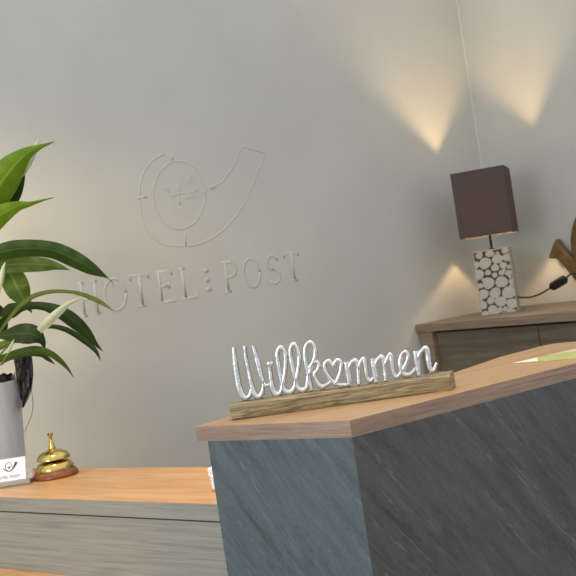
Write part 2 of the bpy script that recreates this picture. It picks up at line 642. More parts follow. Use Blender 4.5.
# body
ld = (Lp - A).normalized()
PLft = PH(208, 441, HC - TC)
HB = HC - TC
ln = Vector((ld.y, -ld.x, 0))
if ln.y > 0:
    ln = -ln
rn = Vector((rd.y, -rd.x, 0))
if rn.y > 0:
    rn = -rn
Apan = A.copy()
Lend = A + ld * (PLft - A).dot(ld)
Rend = A + rd * 1.02
PT = .014
# panel inner corner (mitre)
mit = (ln + rn).normalized()
Ain = Apan - mit * (PT / mit.dot(ln))
rootb = thing('reception_counter', 'reception counter clad in slate panels, the left one tinted for cool daylight, meeting at a corner', 'counter',
              (A.x, A.y, 0), math.atan2(rd.y, rd.x))


def panel(name, e0, e1, i0, i1, mat, ang):
    piv = bpy.data.objects.new(name, None)
    mb = MB()
    mb.prism([tuple(p.xy) for p in (e0, e1, i1, i0)], 0.0, HB)
    # own frame so that the stone grain follows the panel
    me_o = mb.build(name, mat, None)
    W = Matrix.Translation(e0) @ Matrix.Rotation(ang, 4, 'Z')
    me_o.data.transform(W.inverted())
    me_o.parent = rootb
    me_o.matrix_basis = world_of(rootb).inverted() @ W
    bpy.data.objects.remove(piv)
    return me_o


E0 = Vector((Lend.x, Lend.y, 0))
A0 = Vector((A.x, A.y, 0))
R0 = Vector((Rend.x, Rend.y, 0))
Ai = Vector((Ain.x, Ain.y, 0))
pl = panel('slate_panel', E0, A0, E0 - ln * PT, Ai, SLATE_L, math.atan2(-ld.y, -ld.x))
pl['label'] = 'left slate panel tinted bluish for cool daylight'
pr = panel('slate_panel', A0, R0, Ai, R0 - rn * PT, SLATE_R, math.atan2(rd.y, rd.x))
pr['label'] = 'dark charcoal right slate panel'
b0 = bl[0] - Vector((0, .01, 0)) + Vector((.03, -.02, 0))
body = [E0 - ln * (PT + .001), Ai - mit * .001, R0 - rn * (PT + .001), bend + Vector((-.05, -.03, 0)), bl[5] + Vector((-.01, -.05, 0)), bl[1] + Vector((.02, -.03, 0)), b0 + Vector((.03, -.03, 0))]
MB().prism([tuple(p.xy) for p in body], 0, HB).build('carcass', CARCASS, rootb)

# ------------------------------------------------------------------ rear desk (raised ledge) with lower worktop
HD = 0.93
TD = .042
D0, D1 = PH(0, 497, HD), PH(214, 504, HD)
fd = (D1 - D0).normalized()
fn = Vector((-fd.y, fd.x, 0))
if fn.y < 0:
    fn = -fn                                   # points away from the camera
B0, B1 = PH(75, 468, HD), PH(208, 467, HD)
wid0, wid1 = (B0 - D0).dot(fn), (B1 - D0).dot(fn)
s0, s1 = (B0 - D0).dot(fd), (B1 - D0).dot(fd)


def dpt(s, w):
    p = D0 + fd * s + fn * w
    return (p.x, p.y)


def wback(s):
    return wid0 + (wid1 - wid0) * (s - s0) / (s1 - s0)


SL, SRt = -0.55, 0.985
dz = math.atan2(fd.y, fd.x)
root = thing('desk_ledge', 'warm oak topped ledge with grey oak front holding the plant and bell', 'desk', (*dpt(0, .2), 0), dz)
lp = [dpt(SL, 0), dpt(SRt, 0), dpt(SRt + .02, wback(SRt)), dpt(SL, wback(SL))]
MB().prism(lp, HD - .0012, HD).build('wood_top', DESK_TOP, root)
MB().prism(lp, HD - TD, HD - .0012).build('edge_band', DESK_FRONT, root)
MB().prism([dpt(SL + .01, .02), dpt(SRt - .01, .02), dpt(SRt - .01, .3), dpt(SL + .01, .3)], HD - TD - .005, HD - TD).build('shadow_gap', CARCASS, root)
MB().prism([dpt(SL, .004), dpt(SRt - .005, .004), dpt(SRt - .005, .026), dpt(SL, .026)], 0, HD - TD - .005).build('front_panel', DESK_FRONT, root)
for s in (SL, SRt - .03):
    MB().prism([dpt(s, .028), dpt(s + .025, .028), dpt(s + .025, .36), dpt(s, .36)], 0, HD - TD - .005).build('side_panel', DESK_FRONT, root)

HWK = .711
root = thing('worktop', 'lower orange oak worktop in front of the grey ledge panel at the bottom left', 'worktop', (*dpt(0, -.3), 0), dz)
MB().prism([dpt(SL, -.66), dpt(.62, -.66), dpt(.62, .003), dpt(SL, .003)], HWK - .03, HWK).build('top', DESK_TOP, root, bevel=.0015)
for s in (SL + .02, .57):
    MB().prism([dpt(s, -.6), dpt(s + .025, -.6), dpt(s + .025, -.02), dpt(s, -.02)], 0, HWK - .03).build('side_panel', DESK_FRONT, root)

# small white boxes peeking out behind the slate
for (x, y, w, h, lab, grp) in ((212.2, 492, .10, .042, 'white box on the ledge peeking out nearest behind the slate panel edge', None),):
    p = PH(x, y, HD)
    r_ = thing('white_box', lab, 'box', (p.x, p.y, HD), R(-24))
    MB().box((0, 0, 0), (w, .05, h)).build('carton', WHITE, r_, local=True, bevel=.003)
    MB().box((.0005, -.0012, .002), (w * .9, -.0002, .008)).build('printed_band', YEL, r_, local=True)
p = PH(211.8, 475, HD)
r_ = thing('white_box', 'smaller white box on the ledge at its back edge beside the slate panel', 'box', (p.x, p.y - .01, HD), R(-24))
MB().box((0, -.02, 0), (.09, .03, .026)).build('carton', WHITE, r_, local=True, bevel=.004)

# ------------------------------------------------------------------ sideboard in the room corner
HS = 1.1325
TS = .042


def rpt(s, w):                                  # along the right wall from the corner, out from it
    p = CO + RD * s + RN * w
    return p


FLp = PH(416.3, 327, HS)
FLp = PP(415.0, 328, CO, LN)
dep = (FLp - CO).dot(RN)                        # depth of the top
root = thing('sideboard', 'brown oak sideboard with framed doors standing in the room corner', 'sideboard', (*rpt(.5, dep / 2).xy, 0), RZ_R)
LEN = 1.75
g = .004
MB().prism([tuple(rpt(s, w).xy) for s, w in ((g, g), (LEN, g), (LEN, dep), (g, dep))], HS - TS, HS).build('top', SIDE_WOOD, root, bevel=.002)
fs = .02
mbx = MB()
mbx.prism([tuple(rpt(s, w).xy) for s, w in ((.03, .02), (.05, .02), (.05, dep - .05), (.03, dep - .05))], 0, HS - TS)
mbx.build('side_panel', SIDE_WOOD, root)


def srect(s0_, s1_, w0, w1, z0, z1):
    m_ = MB()
    m_.prism([tuple(rpt(s, w).xy) for s, w in ((s0_, w0), (s1_, w0), (s1_, w1), (s0_, w1))], z0, z1)
    return m_


srect(.02, .105, dep - .05, dep - .012, 0, HS - TS).build('stile', SIDE_WOOD, root, bevel=.001)
srect(LEN - .085, LEN, dep - .05, dep - .012, 0, HS - TS).build('stile', SIDE_WOOD, root, bevel=.001)
srect(.05, LEN - .02, .02, dep - .075, .06, HS - TS).build('carcass', CARCASS, root)
DH = HS - TS - .012
# door joint seen at pixel (540,340)
jp = PP(540.5, 341, rpt(0, dep - .045), RN)
js = (jp - CO).dot(RD)
edges = [.108, js - .003, js + .003, js + (js - .108), js + (js - .108) + .006, LEN - .088]
for k in range(3):
    a_, b_ = edges[2 * k], edges[2 * k + 1]
    if b_ - a_ > .05:
        srect(a_, b_, dep - .072, dep - .04, .08, DH).build('door', SIDE_DOOR, root, bevel=.0015)
srect(.05, LEN - .05, dep - .12, dep - .09, 0, .06).build('plinth', CARCASS, root)

# ------------------------------------------------------------------ table lamp
LF = PH(482, 316, HS)
LR = PH(515.5, 311.5, HS)
LANG = R(-19)
lw, ldp, lh = .181, .13, .328
ax, ay = Vector((math.cos(LANG), math.sin(LANG), 0)), Vector((-math.sin(LANG), math.cos(LANG), 0))
lc = LF + ax * (lw / 2) + ay * (ldp / 2)
lamp = thing('table_lamp', 'table lamp with brown box shade on a base of sliced logs', 'lamp', (lc.x, lc.y, HS), LANG)
mb = MB()
mb.box((-lw / 2 + .004, -ldp / 2 + .004, .002), (lw / 2 - .004, ldp / 2 - .004, lh - .006))
mb.build('base', RESIN, lamp, local=True)
mb = MB()
mb.box((-lw / 2, -ldp / 2, lh - .007), (lw / 2, ldp / 2, lh), None)
mb.build('base_cap', SLICE_EDGE, lamp, local=True, bevel=.002)
circ = [(163, 183, 37), (235, 160, 32), (292, 155, 26), (222, 215, 24), (270, 203, 22), (125, 253, 32), (180, 243, 18), (220, 262, 17), (260, 250, 18),
        (182, 310, 37), (260, 308, 37), (135, 325, 17), (155, 378, 30), (222, 375, 34), (302, 378, 40), (197, 422, 24), (255, 432, 34), (150, 450, 26),
        (322, 448, 33), (207, 482, 30), (250, 485, 18), (165, 507, 22), (308, 493, 19), (108, 190, 24), (190, 122, 25), (318, 308, 17), (282, 480, 16),
        (128, 130, 22), (280, 112, 20), (300, 255, 20), (318, 335, 12), (105, 215, 10), (150, 285, 10), (275, 232, 10), (335, 500, 14), (305, 215, 14),
        (135, 410, 16), (235, 125, 12), (310, 280, 10), (232, 505, 14), (275, 510, 12)]


def disc_part(name, items, mapf, thick, mat):
    mb = MB()
    for (a, c, r) in items:
        seg = 18
        ph = random.random() * 6
        front, back, mid = [], [], []
        for k in range(seg):
            t = 2 * math.pi * k / seg
            w = 1 + .05 * math.sin(3 * t + ph) + .04 * math.sin(2 * t + ph * 2)
            front.append(mapf(a + r * .93 * w * math.cos(t), c + r * .93 * w * math.sin(t), thick))
            mid.append(mapf(a + r * w * math.cos(t), c + r * w * math.sin(t), thick * .6))
            back.append(mapf(a + r * w * math.cos(t), c + r * w * math.sin(t), -.001))
        cen = [mapf(a, c, thick * 1.02)]
        vs = front + mid + back + cen
        fcs = []
        for k in range(seg):
            k2 = (k + 1) % seg
            fcs += [(k, k2, seg + k2, seg + k), (seg + k, seg + k2, 2 * seg + k2, 2 * seg + k), (3 * seg, k2, k)]
        mb.add(vs, fcs)
    return mb.build(name, mat, lamp, local=True)


def face_map(X, Y, d):
    # photograph crop of the front face: corners (88,112) (302,96) (145,520) (352,494)
    b_ = (Y - 112 + (X - 88) * .08) / (408)
    a_ = (X - 88 - b_ * 55) / 213
    a_ = min(max(a_, 0), 1)
    b_ = min(max(b_, 0.0), 1)
    return Vector((-lw / 2 + a_ * lw, -ldp / 2 + .004 - d, (lh - .007) * (1 - b_) + .001))


disc_part('log_slices', circ, face_map, .005, SLICE)
rs_ = random.Random(3)
side = []
for k in range(60):
    r = rs_.uniform(.009, .022)
    y_, z_ = rs_.uniform(0, ldp), rs_.uniform(0, lh)
    if all((y_ - q[0]) ** 2 + (z_ - q[1]) ** 2 > (r + q[2]) ** 2 * .85 for q in side):
        side.append((y_, z_, r))


def side_map(sg):
    def f(y_, z_, d):
        return Vector((sg * (lw / 2 - .004 + d), min(max(y_, 0), ldp) - ldp / 2, min(max(z_, .001), lh - .007)))
    return f


for sg in (1, -1):
    MB().box((min(sg * (lw / 2 - .0045), sg * lw / 2), -ldp / 2 + .003, .001), (max(sg * (lw / 2 - .0045), sg * lw / 2), ldp / 2 - .003, lh - .008)).build('bark_side', SLICE_EDGE, lamp, local=True, bevel=.002)
# pole, shade
SW, SZ0, SZ1 = .262, .398, .398 + .332
mb = MB()
mb.lathe([(.016, lh), (.016, lh + .004), (.0065, lh + .006), (.0065, SZ0 + .02), (.017, SZ0 + .022), (.017, SZ0 + .05)], seg=20)
mb.build('pole', DARKMETAL, lamp, smooth=True, angle=40, local=True)
ZB = SZ0 + .080
mb = MB()
mb.lathe([(.014, SZ0 + .05), (.015, SZ0 + .055), (.022, SZ0 + .068), (.036, ZB - .004), (.044, ZB + .014), (.026, ZB + .03), (.012, ZB + .04), (.001, ZB + .043)], seg=24)  # bulb shaped extra wide to hold back light going down below the shade
mb.build('bulb', BULB, lamp, smooth=True, local=True)
mb = MB()
h_ = SW / 2
t_ = .002
for sx, sy, wx, wy in ((0, -h_, h_, t_), (0, h_, h_, t_), (-h_, 0, t_, h_), (h_, 0, t_, h_)):
    mb.box((sx - wx, sy - wy, SZ0), (sx + wx, sy + wy, SZ1))
shade = mb.build('lamp_shade', SHADE_M, lamp, local=True)
mb = MB()
for a_ in (0, math.pi / 2):
    M_ = Matrix.Rotation(a_, 4, 'Z')
    mb.box((-h_, -.0015, SZ0 + .02), (h_, .0015, SZ0 + .023), M_)
mb.build('shade_spider', DARKMETAL, lamp, local=True)
# cord with switch, hanging against the right wall
def nearR(x, y, off):
    return PP(x, y, CO + RN * off, RN)
cpts = [lamp_p for lamp_p in (
    lc + ax * (lw / 2 - .01) + ay * .03 + Vector((0, 0, .075)),
    PZ(521, 297.5, 5.08), PZ(531, 297, 5.06), PZ(541, 293.5, 5.02), PZ(551, 287.5, 4.98))]
mb = MB().tube(catmull(cpts, 6), .0042, 8)
sa, sb = PZ(551, 287.5, 4.98), PZ(566, 278.5, 4.9)
cp2 = [sb, PZ(570, 274.5, 4.9), PZ(576, 273.6, 4.9), PZ(590, 280, 4.9), PZ(606, 292, 4.86)]
e_ = PH(610, 300, HS)
mb.tube(catmull(cp2, 6), .0042, 8)
cord = mb.build('cord', BLACK, lamp, smooth=True)
dirS = (sb - sa).normalized()
mb = MB()
nS = Vector((0, 1, 0))
mb.tube([sa, sa + dirS * .006, sa + dirS * .012, sb - dirS * .012, sb - dirS * .006, sb], [.009, .018, .022, .022, .018, .009], 16, nrm=(nS - dirS * nS.dot(dirS)).normalized(), depth=.013, sq=.6)
mb.build('cord_switch', BLACK, lamp, smooth=True, angle=50)

# ------------------------------------------------------------------ carved post horn on the sideboard
HO0 = CO + RN * .045                            # it leans flat along the right wall


def onH(x, y):
    return PP(x, y, HO0, RN)


hl = onH(572.2, 247)                             # left edge of the coil
rho, tk = .262, .040
sl = (hl - CO).dot(RD)


def hpt(a, z):                                   # along the wall from the coil's centre, height above the sideboard
    p = HO0 + RD * (sl + rho + a)
    return Vector((p.x, p.y, HS + z))


horn = thing('carved_horn', 'brown carved wooden post horn with flared mouthpiece on the sideboard at the right edge', 'ornament', tuple(hpt(0, 0)), RZ_R)
mb = MB()
rm = rho - tk
ring = [hpt(rm * math.cos(t), rho + .001 + rm * math.sin(t)) for t in [2 * math.pi * k / 56 for k in range(57)]]
mb.tube(ring, tk, 14, nrm=RN, depth=.026, caps=False, sq=.7)
mb.build('coil', HORN_W, horn, smooth=True, fix=True)
mp = [(554.5, 248.5), (556.5, 249.8), (561, 253), (568, 259.5), (576, 268), (586, 279)]
mr_ = [10.8, 9.8, 6.8, 6.6, 7.6, 8.4]
pts = catmull([onH(*q) for q in mp], 5)
rr = [r.x / F * 5.25 for r in catmull([Vector((q, 0, 0)) for q in mr_], 5)]
mb = MB().tube(pts, rr, 18, nrm=RN, depth=.024, sq=.4)
mb.build('mouthpiece', HORN_W, horn, smooth=True, angle=50)
fp = catmull([hpt(.14, rho + .14), hpt(.26, rho + .26), hpt(.40, rho + .40)], 6)
mb = MB().tube(fp, [(.04 + .06 * (k / (len(fp) - 1)) ** 2) for k in range(len(fp))], 18, nrm=RN, depth=.026, sq=.75)
mb.build('horn_bell', HORN_W, horn, smooth=True, angle=50)

# ------------------------------------------------------------------ WILLKOMMEN sign
S0, S1 = PH(232.3, 420.8, HC), PH(453, 390.2, HC)
sd = (S1 - S0).normalized()
sn = Vector((-sd.y, sd.x, 0))
if sn.y < 0:
    sn = -sn
slen = (S1 - S0).length
SDp = .056
sang = math.atan2(sd.y, sd.x)
sign = thing('welcome_sign', 'silver metal Willkommen lettering on a rough wooden bar on the countertop', 'sign', (*((S0 + S1) / 2 + sn * SDp / 2).xy, HC), sang)
SHt = .036
mb = MB()
nx = 60
sec = [(0, .004), (.003, .0), (SDp - .003, 0), (SDp, .004), (SDp, SHt - .004), (SDp - .004, SHt), (.006, SHt), (0, SHt - .006)]
rs = random.Random(5)
vs, fc = [], []
for i in range(nx + 1):
    t = i / nx
    for j, (w, z) in enumerate(sec):
        x = -slen / 2 + t * slen
        # right end cut obliquely, left end a bit worn
        if i == nx:
            x += -.002 + .012 * (w / SDp)
        if i == 0:
            x -= .004 * (z / SHt)
        wob = .0012 * math.sin(9 * t + j) + rs.uniform(-.0006, .0006)
        zz = z + (wob if z > .01 else 0)
        vs.append((x, w - SDp / 2 + (wob if 0 < i < nx else 0), max(0.0, zz)))
for i in range(nx):
    for j in range(8):
        j2 = (j + 1) % 8
        fc.append((i * 8 + j, i * 8 + j2, (i + 1) * 8 + j2, (i + 1) * 8 + j))
fc.append(list(range(8)))
fc.append([nx * 8 + j for j in range(8)][::-1])
mb.add(vs, fc)
mb.build('wooden_bar', DRIFT, sign, local=True, smooth=True, angle=35)

SP0 = (S0 + sn * SDp * .5)


def sp(x, y):
    return PP(x, y, SP0, sn)


def z1(*q):
    return [(225 + a / 4.8, 335 + c / 4.8) for a, c in q]


def z2(*q):
    return [(340 + a / 4.8, 335 + c / 4.8) for a, c in q]


def stroke(name, paths):
    mb = MB()
    for px, r in paths:
        pts = catmull([Vector((*p, 0)) for p in px], 6)
        w = [sp(p.x, p.y) for p in pts]
        n = len(w)
        if isinstance(r, (tuple, list)):
            rl = [q.x for q in catmull([Vector((a, 0, 0)) for a in r], 6)] if len(r) == len(px) else [r[0] + (r[1] - r[0]) * k / (n - 1) for k in range(n)]
        else:
            rl = [r] * n
        rl = [q * (1.05 if q < .0047 else 1.2) for q in rl]
        mb.tube(w, rl, 12, nrm=sn, depth=.0085, sq=.55)
    return mb.build(name, ALU, sign, smooth=True, angle=60)


T = .0044
K = .0062
stroke('letter_w', [
    (z1((42, 58), (47, 110), (56, 180), (68, 250), (84, 292), (100, 304), (118, 292), (128, 262)), (.0036, .0046, .005, .0055, .006, .0055, .0045, .004)),
    (z1((95, 52), (103, 120), (116, 180), (128, 240), (142, 284), (160, 298), (176, 284), (184, 250), (184, 215)), (.0036, .0038, .004, .0045, .0052, .0056, .005, .004, .0035)),
    (z1((135, 50), (150, 105), (160, 140), (170, 185), (182, 222), (196, 242), (214, 238)), (.0036, .0045, .005, .0046, .0042, .0042, .004))])
stroke('letter_i', [
    (z1((215, 152), (220, 195), (225, 235), (233, 268), (248, 286), (266, 274), (276, 250)), (.004, .0044, .0048, .0054, .0056, .0048, .004)),
    (z1((213, 128), (216, 138), (217, 148)), (.0052, .0068, .0045))])
stroke('letter_l', [(z1((270, 268), (284, 205), (292, 140), (286, 80), (266, 60), (252, 84), (256, 140), (268, 200), (282, 255), (304, 276), (326, 264), (338, 235)), (T, T, T, T, .0048, T, T, T, .0045, .0058, .005, T))])
stroke('letter_l', [(z1((336, 240), (350, 175), (357, 115), (348, 65), (328, 44), (314, 72), (320, 130), (334, 195), (350, 250), (374, 266), (394, 250)), (T, T, T, T, .0048, T, T, T, .0045, .0056, T))])
stroke('letter_k', [
    (z1((394, 255), (402, 190), (420, 140), (434, 85), (424, 45), (404, 36), (386, 60), (386, 120), (400, 190), (416, 256)), (T, T, T, T, T, .0045, T, T, T, .004)),
    (z1((404, 160), (424, 132), (446, 132), (448, 160), (430, 182), (436, 210), (462, 248), (488, 238), (510, 222)), (T, T, T, T, T, .0042, .005, T, T))])
stroke('heart', [
    (z1((518, 150), (500, 124), (480, 136), (482, 170), (502, 206), (530, 234)), (.004, .0046, .0046, T, T, .0045)),
    (z1((518, 150), (536, 122), (557, 130), (556, 168), (544, 204), (530, 234)), (.004, .0046, .0046, T, T, .0045)),
    (z1((528, 228), (550, 242), (575, 242), (596, 238)), T)])
stroke('letter_m', [
    (z2((30, 128), (36, 165), (42, 205), (46, 238)), (.005, .0056, .005, .0045)),
    (z2((-6, 238), (20, 240), (44, 238)), T),
    (z2((40, 160), (56, 130), (76, 124), (86, 160), (92, 234)), (T, .0045, .0048, .0042, T)),
    (z2((86, 165), (98, 130), (114, 114), (122, 150), (130, 200), (144, 222), (160, 205)), (T, T, .0046, .0044, .0042, .0045, T))])
stroke('letter_m', [
    (z2((156, 112), (162, 150), (168, 185), (174, 222)), (.005, .0056, .005, .0045)),
    (z2((166, 150), (180, 118), (202, 106), (212, 150), (220, 216)), (T, .0045, .0048, .0042, T)),
    (z2((212, 150), (226, 115), (242, 92), (248, 135), (258, 185), (270, 202), (288, 190)), (T, T, .0046, .0044, .0042, .0045, T))])
stroke('letter_e', [(z2((282, 194), (306, 158), (326, 112), (318, 82), (298, 90), (288, 130), (298, 178), (322, 192), (346, 180), (362, 160)), (T, T, T, .0042, .0042, .0046, .005, .005, T, T))])
stroke('letter_n', [
    (z2((362, 76), (368, 115), (373, 152), (378, 190)), (.005, .0058, .005, .0045)),
    (z2((370, 120), (384, 86), (406, 64), (418, 72), (424, 120), (432, 162), (448, 170), (464, 132)), (T, .0045, .0048, .005, .0048, .0046, .0044, .003))])
for (a, c) in (z1((100, 306), (100, 330)), z1((164, 296), (164, 318)), z1((250, 284), (250, 304)), z1((308, 276), (308, 292)), z1((374, 266), (374, 282)), z1((416, 254), (416, 272)), z1((462, 246), (462, 262)), z2((46, 236), (47, 250)), z2((92, 230), (93, 242)), z2((174, 218), (175, 232)), z2((220, 212), (221, 224)), z2((322, 190), (322, 206)), z2((378, 186), (379, 200)), z2((434, 165), (436, 196))):
    MB().tube([sp(*a), sp(*c)], .0022, 8).build('mounting_pin', ALU, sign, smooth=True)

# ------------------------------------------------------------------ leaflet on the counter
q = [PH(511, 364.3, HC), PH(650, 353, HC), PH(690, 331, HC), PH(600, 344.2, HC)]
q = [PH(511, 364.2, HC), PH(586, 358.2, HC), PH(606, 346.2, HC), PH(571, 350.6, HC)]
root = thing('leaflet', 'thin green and white leaflet lying on the countertop near the right edge', 'leaflet', (*q[0].xy, HC))
MB().prism([tuple(p.xy) for p in q], HC + .0004, HC + .0018).build('cover', GRAPH_G, root)
a_, b_, c_ = q[0], q[0].lerp(q[3], .42), q[0].lerp(q[1], .32)
w1, w2 = q[0].lerp(q[3], .30), q[0].lerp(q[1], .36)
ins = lambda p: p.lerp((q[0] + q[1] + q[2] + q[3]) / 4, .02)
MB().prism([tuple(ins(p).xy) for p in (a_, w2, b_)], HC + .0019, HC + .0023).build('printed_corner', GRAPH_W, root)
u1, u2 = q[3].lerp(q[0], .42), q[2].lerp(q[1], .25)
MB().prism([tuple(ins(p).xy) for p in (q[0].lerp(q[3], .58), q[3], q[2], u2, q[3].lerp(q[0], .2).lerp(u2, .2))], HC + .0019, HC + .0022).build('printed_band', plain('leaflet_pale', srgb(214, 214, 176), .4), root)

# ------------------------------------------------------------------ brass desk bell
bz = PH(56.3, 476.3, HD)
bell = thing('desk_bell', 'brass reception bell on a round brown wooden foot standing on the ledge', 'bell', (bz.x, bz.y, HD))
kb = .0735 / .075
def bell_part(name, prof, mat, ang):
    MB().lathe([(r_, z_ * .90) for r_, z_ in prof], seg=48).build(name, mat, bell, local=True, smooth=True, angle=ang)


bell_part('foot', [(.072, 0), (.0735, .003), (.073, .010), (.068, .018), (.062, .027)], BELL_WOOD, 40)
bell_part('mechanism_cover', [(.061, .0272), (.0615, .032), (.058, .040), (.054, .048), (.048, .054), (.030, .058), (.012, .060)], BRASS, 50)
bell_part('dome', [(.010, .0625), (.0515, .0630), (.0538, .0650), (.0535, .0690), (.049, .078), (.041, .087), (.030, .093), (.018, .097), (.012, .099), (.010, .103)], BRASS, 50)
bell_part('plunger', [(.0115, .100), (.012, .103), (.0095, .110), (.008, .122), (.006, .127), (.0045, .131), (.0045, .143), (.007, .147), (.010, .152), (.0105, .155), (.008, .157), (.001, .158)], BRASS, 50)

# ------------------------------------------------------------------ card in acrylic stand
CZ = 3.17
LEAN = R(22)
cup = Vector((0, math.sin(LEAN), math.cos(LEAN)))          # up along the leaning card
cnr = Vector((0, -math.cos(LEAN), math.sin(LEAN)))         # out of its printed face
crb = PZ(26, 478.6, CZ)
crt = PP(25.5, 456, crb, cnr)
cw, chh = .112, (crt - crb).dot(cup)
cr_ = PH(34, 481.5, HD)
stand_x1, stand_x0 = cr_.x, cr_.x - .152
stand = thing('card_stand', 'clear acrylic block stand on the ledge in front of the grey pot', 'card holder', (cr_.x - .07, CZ, HD))
zfoot = crb.z
MB().box((stand_x0, CZ - .022, HD), (stand_x1, CZ + .03, min(zfoot - .001, HD + .016))).build('acrylic_foot', ACRYL, stand, bevel=.001)
CM = Matrix((Vector((1, 0, 0)), -cnr, cup)).transposed().to_4x4()
CM.translation = crb                                        # card frame: x right, y into the card, z up the card
MB().box((-cw, .0022, .0), (.022, .0046, .034), CM).build('acrylic_back', ACRYL, stand)
card = thing('business_card', 'white card with dark horn logo propped in the clear stand', 'card', (crb.x - cw / 2, CZ, zfoot))
MB().box((-cw, 0, 0), (0, .0012, chh), CM).build('paper', CARD, card)


def cpt(X, Y):                                   # crop pixel (0,440)x9.6 -> point on the card face
    return PP(X / 9.6, 440 + Y / 9.6, crb + cnr * .0004, cnr)


mb = MB()
Yv = -cnr
lg = [(118, 268), (112, 236), (92, 217), (66, 224), (52, 252), (58, 282), (84, 300), (112, 288), (132, 262), (146, 236), (156, 214)]
pts = catmull([cpt(*p_) for p_ in lg], 6)
rl = [.0010 + .0024 * max(0, (k / (len(pts) - 1) - .55) / .45) ** 1.3 * 1.6 for k in range(len(pts))]
mb.tube(pts, rl, 8, nrm=Yv, depth=.0003)
mb.tube(catmull([cpt(*p_) for p_ in ((32, 272), (44, 288), (66, 298), (90, 298))], 5), .0013, 8, nrm=Yv, depth=.0003)
mb.tube([cpt(138, 212), cpt(152, 216), cpt(166, 212)], .0013, 8, nrm=Yv, depth=.0003)
mb.tube([cpt(88, 250), cpt(86, 276)], [.0008, .0022], 8, nrm=Yv, depth=.0003)
mb.tube([cpt(74, 258), cpt(84, 272)], .0012, 8, nrm=Yv, depth=.0003)
mb.tube([cpt(100, 254), cpt(88, 272)], .0012, 8, nrm=Yv, depth=.0003)
mb.build('horn_logo', INK, card)


def text_mesh(name, body, size, width, origin, mat, parent):
    cu = bpy.data.curves.new(name + '_curve', 'FONT')
    cu.body = body
    cu.size = size
    cu.extrude = .0002
    ob = bpy.data.objects.new(name + '_src', cu)
    COL.objects.link(ob)
    bpy.context.view_layer.update()
    me = bpy.data.meshes.new_from_object(ob.evaluated_get(bpy.context.evaluated_depsgraph_get()))
    bpy.data.objects.remove(ob)
    x0 = min(v.co.x for v in me.vertices)
    x1 = max(v.co.x for v in me.vertices)
    sx = width / (x1 - x0)
    for v in me.vertices:
        v.co = Vector(((v.co.x - x0) * sx, -v.co.z, v.co.y))
    inv = world_of(parent).inverted()
    B_ = CM.copy()
    B_.translation = origin
    me.transform(inv @ B_)
    me.materials.append(mat)
    o = bpy.data.objects.new(name, me)
    COL.objects.link(o)
    o.parent = parent
    return o


tl = cpt(196, 350)
text_mesh('card_text', 'HOTEL POST', .0115, .080, tl - Vector((.080, 0, 0)), INK, card)

# ------------------------------------------------------------------ potted peace lily
PC = Vector((-1.073, 3.38, HD))
plant = thing('potted_plant', 'leafy peace lily in a tapered pale grey pot on the ledge at the left', 'plant', PC)
ph_ = .322
mb = MB()
mb.lathe([(.098, 0), (.102, .004), (.108, .07), (.1255, ph_ - .004), (.126, ph_), (.118, ph_), (.117, ph_ - .04), (.02, ph_ - .045)], seg=64)
mb.build('pot', POT, plant, local=True, smooth=True, angle=40)
mb = MB()
mb.lathe([(.1165, ph_ - .044), (.116, ph_ - .028), (.07, ph_ - .018), (.01, ph_ - .014)], seg=40)
mb.build('soil', SOIL, plant, local=True, smooth=True)
# crumpled black foil lining folded out over the rim
mb = MB()
rows = [(352, 14, 30), (360, 14, 32.2), (368, 15, 33.2), (376, 16, 33.4), (384, 17.2, 32.6), (392, 18.8, 31.6), (400, 20.5, 28.5), (409, 22.2, 23.4)]
fz = 3.36
nc_ = 12
vs, fc = [], []
rf = random.Random(11)
for i, (y, xa, xb) in enumerate(rows):
    for j in range(nc_ + 1):
        t = j / nc_
        x = xa + (xb - xa) * t + (rf.uniform(-.3, .3) if 0 < j < nc_ else 0)
        yy = y - (x - 15) * .1
        Z = fz - .03 * math.sin(math.pi * t) + .012 * math.sin(7 * t + i * 1.3) + rf.uniform(-.012, .012) + .02 * t
        vs.append(PZ(x, yy, Z))
for i in range(len(rows) - 1):
    for j in range(nc_):
        fc.append((i * (nc_ + 1) + j, i * (nc_ + 1) + j + 1, (i + 1) * (nc_ + 1) + j + 1, (i + 1) * (nc_ + 1) + j))
mb.add(vs, fc)
# the same lining inside the rim
vs, fc = [], []
seg = 40
for i, (r, z) in enumerate(((.112, ph_ - .03), (.115, ph_ + .004), (.113, ph_ + .018))):
    for k in range(seg):
        a = 2 * math.pi * k / seg
        rr_ = r + rf.uniform(-.003, .003)
        vs.append(PC + Vector((rr_ * math.cos(a), rr_ * math.sin(a), z + (rf.uniform(-.008, .008) if i == 2 else 0))))
for i in range(2):
    for k in range(seg):
        k2 = (k + 1) % seg
        fc.append((i * seg + k, i * seg + k2, (i + 1) * seg + k2, (i + 1) * seg + k))
mb.add(vs, fc)
mb.build('foil_lining', FOIL, plant, smooth=True, fix=False)
mb = MB().tube(catmull([PZ(31, 388, 3.38), PZ(33, 402, 3.40), PZ(32, 414, 3.41), PZ(28, 424, 3.41), PZ(24.5, 432, 3.40)], 6), .0011, 6)
mb.build('loose_thread', plain('thread', srgb(120, 105, 85), .6), plant, smooth=True)
SOILC = PC + Vector((0, 0, ph_ - .02))


